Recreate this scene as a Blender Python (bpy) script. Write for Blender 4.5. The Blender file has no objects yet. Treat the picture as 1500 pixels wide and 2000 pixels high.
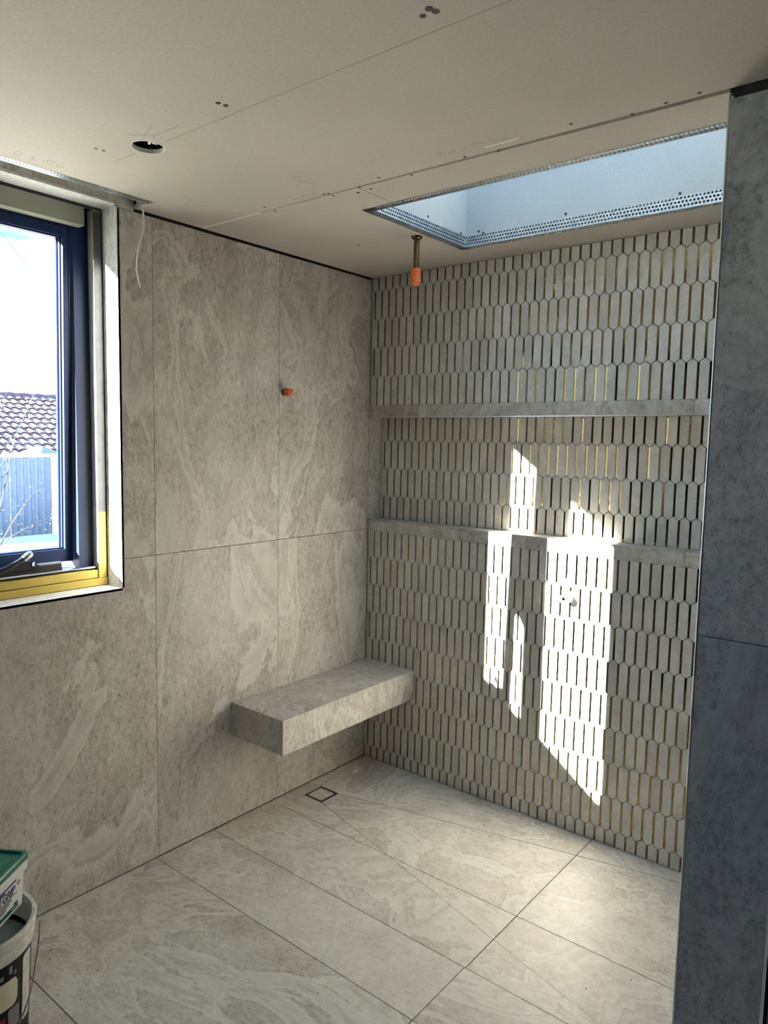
import bpy, bmesh, math, random
from mathutils import Vector, Matrix

random.seed(7)
S = bpy.context.scene
COL = S.collection

# ------------------------------------------------------------------ camera
CAM = Vector((2.3769, -2.8336, 1.6427))
cd = bpy.data.cameras.new('camera'); cam = bpy.data.objects.new('camera', cd); COL.objects.link(cam)
cd.sensor_fit = 'HORIZONTAL'; cd.sensor_width = 36.0; cd.lens = 36.0 * 1423.3877 / 1500.0
cd.clip_start = 0.02; cd.clip_end = 500
RT = Vector((0.77889743, 0.62685653, 0.01922737))
UP = Vector((-0.07500129, 0.06266665, 0.99521239))
FW = Vector((-0.62265047, 0.77661045, -0.09582594))
m = Matrix.Identity(4)
for i in range(3):
    m[i][0], m[i][1], m[i][2], m[i][3] = RT[i], UP[i], -FW[i], CAM[i]
cam.matrix_world = m
S.camera = cam

# ------------------------------------------------------------------ light
SUN_DIR = Vector((0.517, 1.0, -0.389)).normalized()      # travels into the room through the window
ELEV = math.asin(-SUN_DIR.z)
sl = bpy.data.lights.new('sun', 'SUN'); sun = bpy.data.objects.new('sun', sl); COL.objects.link(sun)
sl.energy = 140.0; sl.angle = math.radians(0.55); sl.color = (1.0, 0.93, 0.82)
sun.rotation_euler = SUN_DIR.to_track_quat('-Z', 'Y').to_euler()
sun.location = (-8, -14, 8)

W = bpy.data.worlds.new('sky'); S.world = W; W.use_nodes = True
wt = W.node_tree; wt.nodes.clear()
wo = wt.nodes.new('ShaderNodeOutputWorld'); wb = wt.nodes.new('ShaderNodeBackground')
wtc = wt.nodes.new('ShaderNodeTexCoord')
wmap = wt.nodes.new('ShaderNodeMapping'); wmap.inputs['Scale'].default_value = (1.5, 1.5, 9.0)
wn = wt.nodes.new('ShaderNodeTexNoise'); wn.inputs['Scale'].default_value = 1.6; wn.inputs['Detail'].default_value = 6
wr = wt.nodes.new('ShaderNodeValToRGB')
wr.color_ramp.elements[0].position = 0.40; wr.color_ramp.elements[0].color = (0.10, 0.36, 0.66, 1)
wr.color_ramp.elements[1].position = 0.56; wr.color_ramp.elements[1].color = (0.80, 0.90, 1.0, 1)
wt.links.new(wtc.outputs['Generated'], wmap.inputs['Vector'])
wt.links.new(wmap.outputs['Vector'], wn.inputs['Vector'])
wsep = wt.nodes.new('ShaderNodeSeparateXYZ'); wt.links.new(wtc.outputs['Generated'], wsep.inputs[0])
wh = wt.nodes.new('ShaderNodeMapRange'); wh.inputs['From Min'].default_value = 0.0; wh.inputs['From Max'].default_value = 0.27
wh.inputs['To Min'].default_value = 0.36; wh.inputs['To Max'].default_value = 0.0; wt.links.new(wsep.outputs['Z'], wh.inputs['Value'])
wa = wt.nodes.new('ShaderNodeMath'); wa.operation = 'MULTIPLY_ADD'; wa.inputs[1].default_value = 0.75
wt.links.new(wn.outputs['Fac'], wa.inputs[0]); wt.links.new(wh.outputs[0], wa.inputs[2])
wt.links.new(wa.outputs[0], wr.inputs['Fac'])
wt.links.new(wr.outputs['Color'], wb.inputs['Color'])
wb.inputs['Strength'].default_value = 3.4
wt.links.new(wb.outputs['Background'], wo.inputs['Surface'])

def portal(name, loc, rot, sx, sy):
    l = bpy.data.lights.new(name, 'AREA'); o = bpy.data.objects.new(name, l); COL.objects.link(o)
    l.shape = 'RECTANGLE'; l.size = sx; l.size_y = sy; l.cycles.is_portal = True
    o.location = loc; o.rotation_euler = rot
portal('window_portal', (-0.26, -2.14, 1.77), (0, math.radians(-90), 0), 1.40, 1.60)
portal('skylight_portal', (1.28, -0.52, 3.12), (0, 0, 0), 1.3, 0.7)

vs = S.view_settings
S.display_settings.display_device = 'sRGB'
vs.view_transform = 'Standard'; vs.look = 'None'; vs.gamma = 1.0; vs.use_curve_mapping = False
vs.exposure = 0.76
S.cycles.max_bounces = 8; S.cycles.diffuse_bounces = 6; S.cycles.glossy_bounces = 4
S.cycles.transparent_max_bounces = 16
S.cycles.sample_clamp_indirect = 6.0
S.cycles.use_denoising = True

# ------------------------------------------------------------------ materials
M = {}
class NT:
    def __init__(s, name):
        s.m = bpy.data.materials.new(name); s.m.use_nodes = True
        s.t = s.m.node_tree; s.b = s.t.nodes['Principled BSDF']; M[name] = s.m
    def n(s, typ, **kw):
        nd = s.t.nodes.new('ShaderNode' + typ)
        for k, v in kw.items():
            if k in nd.inputs: nd.inputs[k].default_value = v
            else: setattr(nd, k, v)
        return nd
    def l(s, a, b): s.t.links.new(a, b)
    def math(s, op, a, b=None, c=None):
        nd = s.t.nodes.new('ShaderNodeMath'); nd.operation = op
        for i, v in enumerate((a, b, c)):
            if v is None: continue
            if hasattr(v, 'links'): s.l(v, nd.inputs[i])
            else: nd.inputs[i].default_value = v
        return nd.outputs[0]
    def mix(s, f, a, b, mode='MIX'):
        nd = s.t.nodes.new('ShaderNodeMix'); nd.data_type = 'RGBA'; nd.blend_type = mode
        for sock, v in ((nd.inputs[0], f), (nd.inputs[6], a), (nd.inputs[7], b)):
            if hasattr(v, 'links'): s.l(v, sock)
            else: sock.default_value = v
        return nd.outputs[2]
    def ramp(s, f, stops):
        nd = s.t.nodes.new('ShaderNodeValToRGB'); cr = nd.color_ramp
        while len(cr.elements) < len(stops): cr.elements.new(0.5)
        for e, (p, c) in zip(cr.elements, stops):
            e.position = p; e.color = c if len(c) == 4 else (*c, 1)
        s.l(f, nd.inputs[0]); return nd.outputs[0]

def simple(name, col, rough=0.5, metal=0.0, noise=0.0, nscale=40.0, bump=0.0, spec=None):
    k = NT(name); k.b.inputs['Roughness'].default_value = rough; k.b.inputs['Metallic'].default_value = metal
    if spec is not None: k.b.inputs['Specular IOR Level'].default_value = spec
    c4 = (*col, 1)
    if noise > 0:
        tc = k.n('TexCoord'); nn = k.n('TexNoise', Scale=nscale, Detail=4.0)
        k.l(tc.outputs['Object'], nn.inputs['Vector'])
        lo = tuple(max(0, c * (1 - noise)) for c in col); hi = tuple(min(1, c * (1 + noise)) for c in col)
        k.l(k.ramp(nn.outputs['Fac'], [(0.3, lo), (0.7, hi)]), k.b.inputs['Base Color'])
        if bump > 0:
            bp = k.n('Bump', Strength=bump, Distance=0.002); k.l(nn.outputs['Fac'], bp.inputs['Height'])
            k.l(bp.outputs['Normal'], k.b.inputs['Normal'])
    else:
        k.b.inputs['Base Color'].default_value = c4
    return k.m

def stone(name, lo, mid, hi, island=False, scale=1.0, tone=0.10, vein=1.0, rough=0.42, grain=0.9):
    k = NT(name)
    geo = k.n('NewGeometry')
    if island: rnd = geo.outputs['Random Per Island']
    else:
        oi = k.n('ObjectInfo'); rnd = oi.outputs['Random']
    off = k.n('CombineXYZ')
    k.l(k.math('MULTIPLY', rnd, 37.0), off.inputs[0]); k.l(k.math('MULTIPLY', rnd, 61.0), off.inputs[1]); k.l(k.math('MULTIPLY', rnd, 23.0), off.inputs[2])
    add = k.n('VectorMath', operation='ADD'); k.l(geo.outputs['Position'], add.inputs[0]); k.l(off.outputs[0], add.inputs[1])
    mp = k.n('Mapping'); mp.inputs['Rotation'].default_value = (0.40, 0.25, 0.35); mp.inputs['Scale'].default_value = (1.05 * scale, 1.35 * scale, 0.68 * scale)
    k.l(add.outputs[0], mp.inputs['Vector'])
    P = mp.outputs[0]
    big = k.n('TexNoise', Scale=1.7, Detail=7.0, Roughness=0.6, Distortion=0.7); k.l(P, big.inputs['Vector'])
    med = k.n('TexNoise', Scale=6.5, Detail=6.0, Roughness=0.65, Distortion=0.4); k.l(P, med.inputs['Vector'])
    fine = k.n('TexNoise', Scale=48.0, Detail=6.0, Roughness=0.72); k.l(P, fine.inputs['Vector'])
    pit = k.n('TexNoise', Scale=190.0, Detail=2.0, Roughness=0.5); k.l(P, pit.inputs['Vector'])
    low = k.n('TexNoise', Scale=1.25, Detail=6.0, Roughness=0.54, Distortion=0.9); k.l(P, low.inputs['Vector'])
    # smooth pale patches with crisp borders lie over a rougher, speckled ground; thin layered lines follow the borders
    lf = k.math('ADD', low.outputs['Fac'], k.math('MULTIPLY', k.math('SUBTRACT', fine.outputs['Fac'], 0.5), 0.03))
    zone = k.ramp(lf, [(0.30, (0.7, 0.7, 0.7)), (0.40, (0.1, 0.1, 0.1)), (0.478, (0.0, 0.0, 0.0)), (0.492, (1, 1, 1)), (0.555, (0.75, 0.75, 0.75)), (0.562, (0.15, 0.15, 0.15)), (0.60, (0.0, 0.0, 0.0)), (0.635, (0.3, 0.3, 0.3)), (0.645, (0.9, 0.9, 0.9))])
    f = k.math('ADD', k.math('MULTIPLY', big.outputs['Fac'], 0.55), k.math('MULTIPLY', med.outputs['Fac'], 0.45))
    base = k.ramp(f, [(0.36, lo), (0.50, mid), (0.63, hi)])
    light = tuple(min(1, c * 1.03) for c in hi)
    c = k.mix(k.math('MULTIPLY', zone, 0.55 * vein), base, (*light, 1))
    s1 = k.math('SINE', k.math('MULTIPLY', lf, 130.0))
    band = k.ramp(k.math('ABSOLUTE', k.math('SUBTRACT', low.outputs['Fac'], 0.515)), [(0.0, (1, 1, 1)), (0.085, (0.05, 0.05, 0.05)), (0.13, (0, 0, 0))])
    ln = k.math('MULTIPLY', k.math('POWER', k.math('MULTIPLY_ADD', s1, 0.5, 0.5), 7.0), band)
    c = k.mix(k.math('MULTIPLY', ln, 0.50 * vein), c, (*[min(1, x * 1.18) for x in hi], 1))
    s2 = k.math('SINE', k.math('MULTIPLY_ADD', lf, 130.0, 2.4))
    ln2 = k.math('MULTIPLY', k.math('POWER', k.math('MULTIPLY_ADD', s2, 0.5, 0.5), 10.0), band)
    c = k.mix(k.math('MULTIPLY', ln2, 0.45 * vein), c, (*[x * 0.72 for x in lo], 1))
    gs = k.math('MULTIPLY_ADD', zone, -0.62 * grain, grain)
    g = k.ramp(fine.outputs['Fac'], [(0.34, (0.60, 0.59, 0.57)), (0.46, (0.95, 0.95, 0.95)), (0.64, (1.22, 1.22, 1.22))])
    c = k.mix(gs, c, g, 'MULTIPLY')
    p = k.ramp(pit.outputs['Fac'], [(0.34, (0.62, 0.61, 0.59)), (0.43, (1, 1, 1))])
    c = k.mix(gs, c, p, 'MULTIPLY')
    if tone > 0:
        tr = k.n('CombineColor')
        w = k.math('MULTIPLY_ADD', k.math('FRACT', k.math('MULTIPLY', rnd, 7.31)), 2 * tone, 1 - tone)
        for i in range(3): k.l(w, tr.inputs[i])
        c = k.mix(1.0, c, tr.outputs[0], 'MULTIPLY')
    k.l(c, k.b.inputs['Base Color'])
    k.b.inputs['Roughness'].default_value = rough
    k.b.inputs['Specular IOR Level'].default_value = 0.35
    bp = k.n('Bump', Strength=0.18, Distance=0.0015)
    k.l(k.math('ADD', fine.outputs['Fac'], k.math('MULTIPLY', med.outputs['Fac'], 2.0)), bp.inputs['Height'])
    k.l(bp.outputs['Normal'], k.b.inputs['Normal'])
    return k.m

ST = ((0.365, 0.333, 0.286), (0.485, 0.450, 0.398), (0.610, 0.580, 0.527))
stone('stone', *ST, tone=0.03)
stone('stone_floor', (0.385, 0.353, 0.305), (0.505, 0.470, 0.418), (0.62, 0.59, 0.535), tone=0.03, rough=0.44, grain=0.75)
MS = ((0.50, 0.475, 0.43), (0.61, 0.59, 0.542), (0.71, 0.69, 0.645))
stone('mosaic_stone', *MS, island=True, scale=2.2, tone=0.055, vein=0.4, grain=0.33)
stone('mosaic_stone_single', *MS, island=False, scale=2.2, tone=0.055, vein=0.4, grain=0.33)
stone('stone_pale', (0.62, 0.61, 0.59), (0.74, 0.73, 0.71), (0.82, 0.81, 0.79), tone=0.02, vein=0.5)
stone('stone_shaded', (0.27, 0.275, 0.295), (0.37, 0.375, 0.40), (0.46, 0.465, 0.485), tone=0.02, vein=0.7)  # same stone for the nib end, its bluish shade put into the colour
simple('grout', (0.30, 0.28, 0.25), 0.9, noise=0.12, nscale=60)
simple('joint_dark', (0.055, 0.052, 0.048), 0.95)
simple('room_paint', (0.10, 0.115, 0.14), 0.8)
simple('substrate', (0.33, 0.31, 0.29), 0.9, noise=0.1, nscale=12)
simple('brass', (0.25, 0.170, 0.062), 0.07, 1.0, noise=0.08, nscale=30)
simple('zinc', (0.62, 0.64, 0.66), 0.34, 1.0, noise=0.12, nscale=50)
simple('steel_trim', (0.66, 0.68, 0.72), 0.28, 1.0)
simple('bronze', (0.17, 0.095, 0.04), 0.20, 1.0, noise=0.15, nscale=60)
simple('orange_plastic', (0.78, 0.16, 0.035), 0.38)
simple('frame_navy', (0.005, 0.015, 0.055), 0.5, spec=0.2)
simple('black_plastic', (0.012, 0.012, 0.014), 0.35)
simple('rubber', (0.02, 0.02, 0.022), 0.7)
simple('head_lining', (0.22, 0.225, 0.175), 0.6)
simple('mill_aluminium', (0.34, 0.37, 0.42), 0.4)
simple('primed_timber', (0.40, 0.30, 0.055), 0.7, noise=0.05, nscale=9)
simple('grey_tape', (0.055, 0.058, 0.066), 0.6, noise=0.22, nscale=22, bump=0.6)
simple('white_plastic', (0.80, 0.80, 0.77), 0.42, noise=0.04, nscale=30)
simple('dirty_white', (0.66, 0.63, 0.56), 0.5, noise=0.22, nscale=26)
simple('green_plastic', (0.004, 0.105, 0.060), 0.34)
simple('label_blue', (0.012, 0.02, 0.085), 0.4)
simple('label_black', (0.009, 0.009, 0.010), 0.4, noise=0.3, nscale=30, spec=0.2)
simple('label_green', (0.006, 0.085, 0.05), 0.4)
simple('label_cream', (0.60, 0.55, 0.40), 0.45)
simple('label_red', (0.24, 0.012, 0.012), 0.4)
simple('label_grey', (0.20, 0.19, 0.19), 0.5)
simple('bucket_inside', (0.20, 0.21, 0.19), 0.6, noise=0.15, nscale=9)
simple('wire_steel', (0.52, 0.50, 0.46), 0.3, 1.0)
simple('cable_white', (0.78, 0.76, 0.71), 0.5)
simple('pencil', (0.34, 0.315, 0.285), 0.8)
simple('scuff', (0.80, 0.78, 0.74), 0.8)
simple('screw_head', (0.03, 0.03, 0.032), 0.6)
simple('chip', (0.84, 0.82, 0.78), 0.5)
simple('speck', (0.06, 0.055, 0.05), 0.8)
simple('concrete_white', (0.80, 0.79, 0.76), 0.85, noise=0.06, nscale=3)
simple('fence_metal', (0.075, 0.11, 0.18), 0.55, noise=0.14, nscale=14)
simple('painted_rail', (0.88, 0.90, 0.92), 0.5)
simple('bark', (0.012, 0.012, 0.016), 0.8)
simple('leaf', (0.02, 0.035, 0.03), 0.6, noise=0.3, nscale=6)
simple('house_wall', (0.70, 0.66, 0.60), 0.9, noise=0.08, nscale=4)
simple('ridge_clay', (0.15, 0.085, 0.115), 0.8, noise=0.2, nscale=6)
simple('shed_cyan', (0.024, 0.040, 0.042), 0.6)
simple('garden_ground', (0.20, 0.21, 0.17), 0.95, noise=0.25, nscale=2)

def plasterboard(name, col):
    k = NT(name); geo = k.n('NewGeometry')
    a = k.n('TexNoise', Scale=2.0, Detail=4.0); b = k.n('TexNoise', Scale=160.0, Detail=3.0)
    k.l(geo.outputs['Position'], a.inputs['Vector']); k.l(geo.outputs['Position'], b.inputs['Vector'])
    c = k.ramp(a.outputs['Fac'], [(0.35, tuple(x * 0.95 for x in col)), (0.65, tuple(x * 1.04 for x in col))])
    g = k.ramp(b.outputs['Fac'], [(0.3, (0.92, 0.92, 0.92)), (0.7, (1.05, 1.05, 1.05))])
    k.l(k.mix(1.0, c, g, 'MULTIPLY'), k.b.inputs['Base Color'])
    k.b.inputs['Roughness'].default_value = 0.85; k.b.inputs['Specular IOR Level'].default_value = 0.25
plasterboard('plasterboard', (0.488, 0.448, 0.402))
plasterboard('shaft_board', (0.62, 0.62, 0.60))

def clay():
    k = NT('roof_clay'); oi = k.n('ObjectInfo')
    k.l(k.ramp(oi.outputs['Random'], [(0.0, (0.26, 0.12, 0.125)), (0.5, (0.36, 0.21, 0.21)), (1.0, (0.48, 0.32, 0.32))]), k.b.inputs['Base Color'])
    k.b.inputs['Roughness'].default_value = 0.8
clay()

def glass():
    k = NT('window_glass'); k.t.nodes.remove(k.b)
    out = k.t.nodes['Material Output']
    tr = k.n('BsdfTransparent'); tr.inputs['Color'].default_value = (0.95, 0.98, 1.0, 1)
    gl = k.n('BsdfGlossy'); gl.inputs['Roughness'].default_value = 0.02
    fr = k.n('Fresnel', IOR=1.45); mx = k.n('MixShader')
    k.l(k.math('MINIMUM', fr.outputs[0], 0.35), mx.inputs[0]); k.l(tr.outputs[0], mx.inputs[1]); k.l(gl.outputs[0], mx.inputs[2])
    k.l(mx.outputs[0], out.inputs['Surface'])
glass()

# ------------------------------------------------------------------ builders
def tag(o, label=None, cat=None, group=None, kind=None):
    if label: o['label'] = label
    if cat: o['category'] = cat
    if group: o['group'] = group
    if kind: o['kind'] = kind
    return o

def empty(name, loc=(0, 0, 0), rz=0.0, parent=None):
    o = bpy.data.objects.new(name, None); COL.objects.link(o)
    o.location = loc; o.rotation_euler = (0, 0, rz); o.empty_display_size = 0.05
    if parent: o.parent = parent
    return o

def link(name, mesh, parent=None, loc=(0, 0, 0)):
    o = bpy.data.objects.new(name, mesh); COL.objects.link(o); o.location = loc
    if parent: o.parent = parent
    return o

class MB:
    """collects geometry for ONE mesh object"""
    def __init__(s): s.v = []; s.f = []
    def box(s, a, b):
        x0, x1 = sorted((a[0], b[0])); y0, y1 = sorted((a[1], b[1])); z0, z1 = sorted((a[2], b[2]))
        n = len(s.v)
        s.v += [(x0, y0, z0), (x1, y0, z0), (x1, y1, z0), (x0, y1, z0), (x0, y0, z1), (x1, y0, z1), (x1, y1, z1), (x0, y1, z1)]
        s.f += [tuple(n + i for i in q) for q in ((0, 3, 2, 1), (4, 5, 6, 7), (0, 1, 5, 4), (1, 2, 6, 5), (2, 3, 7, 6), (3, 0, 4, 7))]
        return s
    def hull8(s, lo, hi):
        n = len(s.v); s.v += [tuple(p) for p in lo] + [tuple(p) for p in hi]; k = len(lo)
        s.f.append(tuple(n + i for i in reversed(range(k)))); s.f.append(tuple(n + k + i for i in range(k)))
        for i in range(k): s.f.append((n + i, n + (i + 1) % k, n + k + (i + 1) % k, n + k + i))
        return s
    def tube(s, pts, r, seg=10, cap=True):
        pts = [Vector(p) for p in pts]; n = len(s.v); rings = len(pts)
        rr = r if isinstance(r, (list, tuple)) else [r] * rings
        prev = None
        for i, p in enumerate(pts):
            t = (pts[min(i + 1, rings - 1)] - pts[max(i - 1, 0)]).normalized()
            if prev is None:
                a = Vector((0, 0, 1)) if abs(t.z) < 0.9 else Vector((1, 0, 0))
                u = t.cross(a).normalized()
            else:
                u = (prev - t * prev.dot(t)).normalized()
            prev = u; w = t.cross(u)
            for j in range(seg):
                an = 2 * math.pi * j / seg
                s.v.append(tuple(p + (u * math.cos(an) + w * math.sin(an)) * rr[i]))
        for i in range(rings - 1):
            for j in range(seg):
                a = n + i * seg + j; b = n + i * seg + (j + 1) % seg
                s.f.append((a, b, b + seg, a + seg))
        if cap:
            s.f.append(tuple(n + j for j in reversed(range(seg)))); s.f.append(tuple(n + (rings - 1) * seg + j for j in range(seg)))
        return s
    def lathe(s, prof, c=(0, 0, 0), seg=40, axis='Z', a0=0.0, a1=2 * math.pi):
        full = abs(a1 - a0) >= 2 * math.pi - 1e-6
        cnt = seg if full else seg + 1; n = len(s.v)
        for (r, z) in prof:
            for j in range(cnt):
                an = a0 + (a1 - a0) * j / seg
                p = (r * math.cos(an), r * math.sin(an), z)
                if axis == 'X': p = (p[2], p[0], p[1])
                if axis == 'Y': p = (p[0], -p[2], p[1])       # grows towards -y, out of the mosaic wall
                s.v.append((p[0] + c[0], p[1] + c[1], p[2] + c[2]))
        for i in range(len(prof) - 1):
            for j in range(seg):
                k = (j + 1) % cnt if full else j + 1
                s.f.append((n + i * cnt + j, n + i * cnt + k, n + (i + 1) * cnt + k, n + (i + 1) * cnt + j))
        return s
    def mesh(s, name, mat, smooth=False):
        me = bpy.data.meshes.new(name); me.from_pydata(s.v, [], s.f); me.update()
        bm = bmesh.new(); bm.from_mesh(me); bmesh.ops.recalc_face_normals(bm, faces=bm.faces); bm.to_mesh(me); bm.free()
        me.materials.append(M[mat])
        if smooth: me.polygons.foreach_set('use_smooth', [True] * len(me.polygons)); me.set_sharp_from_angle(angle=math.radians(40))
        return me
    def build(s, name, mat, parent=None, loc=(0, 0, 0), smooth=False):
        return link(name, s.mesh(name, mat, smooth), parent, loc)

def box(name, a, b, mat, parent=None, bev=0.0):
    o = MB().box(a, b).build(name, mat, parent)
    if bev > 0:
        bm = bmesh.new(); bm.from_mesh(o.data)
        bmesh.ops.bevel(bm, geom=list(bm.edges), offset=bev, segments=2, affect='EDGES', profile=0.6)
        bm.to_mesh(o.data); bm.free()
    return o

def plate(name, loops, fn, t0, t1, mat, parent=None):
    """a board: 2-d outer loop + holes, mapped by fn(u, v, t), from thickness t0 to t1"""
    bm = bmesh.new()
    for lp in loops:
        vs_ = [bm.verts.new((u, v, 0)) for u, v in lp]
        for i in range(len(vs_)): bm.edges.new((vs_[i], vs_[(i + 1) % len(vs_)]))
    if len(loops) == 1: bm.faces.new(list(bm.verts))
    else: bmesh.ops.triangle_fill(bm, use_beauty=True, use_dissolve=False, edges=list(bm.edges))
    r = bmesh.ops.extrude_face_region(bm, geom=list(bm.faces))
    top = {g for g in r['geom'] if isinstance(g, bmesh.types.BMVert)}
    for v in bm.verts:
        t = t1 if v in top else t0
        v.co = Vector(fn(v.co.x, v.co.y, t))
    bmesh.ops.recalc_face_normals(bm, faces=bm.faces)
    me = bpy.data.meshes.new(name); bm.to_mesh(me); bm.free(); me.materials.append(M[mat])
    return link(name, me, parent)

def clip(poly, a, b, c):
    """keep a*u + b*v <= c"""
    out = []
    for i in range(len(poly)):
        p, q = poly[i], poly[(i + 1) % len(poly)]
        dp, dq = a * p[0] + b * p[1] - c, a * q[0] + b * q[1] - c
        if dp <= 0: out.append(p)
        if dp * dq < 0:
            t = dp / (dp - dq); out.append((p[0] + t * (q[0] - p[0]), p[1] + t * (q[1] - p[1])))
    return out

def area(poly):
    return 0.5 * sum(poly[i][0] * poly[(i + 1) % len(poly)][1] - poly[(i + 1) % len(poly)][0] * poly[i][1] for i in range(len(poly)))

def inset(poly, d):
    if area(poly) < 0: poly = poly[::-1]
    cur = poly
    for i in range(len(poly)):
        p, q = poly[i], poly[(i + 1) % len(poly)]
        ex, ey = q[0] - p[0], q[1] - p[1]; L = math.hypot(ex, ey)
        if L < 1e-7: continue
        nx, ny = ey / L, -ex / L
        cur = clip(cur, nx, ny, nx * p[0] + ny * p[1] - d)
        if len(cur) < 3: return []
    return cur

def img_floor(px, py, z=0.0):
    d = RT * ((px - 750) / 1423.3877) - UP * ((py - 1000) / 1423.3877) + FW
    return CAM + d * ((z - CAM.z) / d.z)
def img_axis(px, py, ax, val):
    d = RT * ((px - 750) / 1423.3877) - UP * ((py - 1000) / 1423.3877) + FW
    return CAM + d * ((val - CAM[ax]) / d[ax])

H = 2.445
XW = 1.889           # inner face of the nib wall
NY = -1.007          # end face of the nib wall
WIN = (-2.90, -1.385, 1.094, 2.445)   # window opening y0 y1 z0 z1
BACKY, RIGHTX = -4.3, 4.2
SLX, SLY = 0.090, -1.322       # blind slot in the ceiling: edge and end

# ================================================================== STRUCTURE
# ---- left wall with the window opening
w = MB()
w.box((-0.22, BACKY, -0.2), (-0.010, WIN[0] - 0.010, 3.0))
w.box((-0.22, WIN[1] + 0.010, -0.2), (-0.010, 0.30, 3.0))
w.box((-0.22, WIN[0] - 0.010, -0.2), (-0.010, WIN[1] + 0.010, WIN[2] - 0.010))
w.box((-0.22, WIN[0] - 0.010, WIN[3] + 0.012), (-0.010, WIN[1] + 0.010, 3.0))
wall_left = w.build('wall_left', 'joint_dark')
tag(wall_left, 'tall stone slab wall with the dark framed window', 'wall', kind='structure')
fl = lambda u, v, t: (t, u, v)
G = 0.0011
def wtile(y0, y1, z0, z1, parent=wall_left):
    return plate('wall_tile', [[(y0 + G, z0 + G), (y1 - G, z0 + G), (y1 - G, z1 - G), (y0 + G, z1 - G)]], fl, -0.0105, 0.0, 'stone', parent)
TOPZ = H - 0.008
HJ = 1.2
wtile(-0.617, -0.0005, 0.0018, HJ); wtile(-0.617, -0.0005, HJ, TOPZ)
wtile(-1.245, -0.617, 0.0018, HJ); wtile(-1.245, -0.617, HJ, TOPZ)
plate('wall_tile', [[(-2.49 + G, 0.0018), (-1.245 - G, 0.0018), (-1.245 - G, HJ - G), (WIN[1] + 0.001, HJ - G), (WIN[1] + 0.001, WIN[2] - 0.001), (-2.49 + G, WIN[2] - 0.001)]], fl, -0.0105, 0.0, 'stone', wall_left)
wtile(WIN[1], -1.245, HJ, TOPZ)
plate('wall_tile', [[(-3.735 + G, 0.0018), (-2.49 - G, 0.0018), (-2.49 - G, WIN[2] - 0.001), (WIN[0] - 0.001, WIN[2] - 0.001), (WIN[0] - 0.001, HJ - G), (-3.735 + G, HJ - G)]], fl, -0.0105, 0.0, 'stone', wall_left)
wtile(-3.735, WIN[0], HJ, TOPZ); wtile(BACKY, -3.735, 0.0018, HJ); wtile(BACKY, -3.735, HJ, TOPZ)
# the slab above the window runs up inside the blind slot
plate('wall_tile', [[(WIN[0], WIN[3] + 0.010), (WIN[1], WIN[3] + 0.010), (WIN[1], TOPZ + 0.001), (SLY + 0.004, TOPZ + 0.001), (SLY + 0.004, 2.60), (WIN[0], 2.60)]], fl, -0.0105, -0.0005, 'stone', wall_left)
# window reveal linings
RD = -0.095
box('reveal_tile', (RD, WIN[1], WIN[2]), (0, WIN[1] + 0.009, WIN[3]), 'stone_pale', wall_left)
box('reveal_tile', (RD, WIN[0], WIN[2]), (0, WIN[0] - 0.009, WIN[3]), 'stone_pale', wall_left)
box('reveal_tile', (RD, WIN[0], WIN[2] - 0.009), (0, WIN[1], WIN[2]), 'stone_pale', wall_left)
box('reveal_tile', (RD, WIN[0], WIN[3]), (0, WIN[1], WIN[3] + 0.009), 'stone_pale', wall_left)
# niche cheek: the stone carries on past the corner into the recess
wtile(0.0005, 0.112, 1.235, 1.775)

# ---- back wall (mosaic) with the long niche
ND = 0.097
NB, NTOP = 1.250, 1.764
w = MB()
w.box((-0.22, 0.008, -0.2), (4.2, 0.30, NB - 0.012))
w.box((-0.22, 0.008, NTOP + 0.012), (4.2, 0.30, 3.0))
w.box((-0.22, ND + 0.008, NB - 0.012), (4.2, 0.30, NTOP + 0.012))
wall_back = w.build('wall_back', 'grout')
tag(wall_back, 'shower wall of picket mosaic with gold strips and a long niche', 'wall', kind='structure')
fb = lambda u, v, t: (u, t, v)
# bands: niche head and niche sill, three stone pieces each
J0, J1 = 0.3035, 1.5635
for (x0, x1) in ((0.001, J0 - 0.0008), (J0 + 0.0008, J1 - 0.0008), (J1 + 0.0008, XW)):
    box('niche_head_tile', (x0, 0.0, NTOP), (x1, 0.010, 1.822), 'stone', wall_back)
    box('niche_soffit_tile', (x0, 0.0102, NTOP), (x1, ND + 0.008, NTOP + 0.010), 'stone', wall_back)
    box('niche_sill_front_tile', (x0, 0.0, 1.192), (x1, 0.010, NB - 0.0085), 'stone', wall_back)
    box('niche_sill_tile', (x0, 0.0, NB - 0.008), (x1, ND + 0.008, NB), 'stone', wall_back)
box('niche_edge_trim', (0.001, -0.0012, NTOP - 0.002), (XW, 0.004, NTOP + 0.001), 'steel_trim', wall_back)

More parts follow.
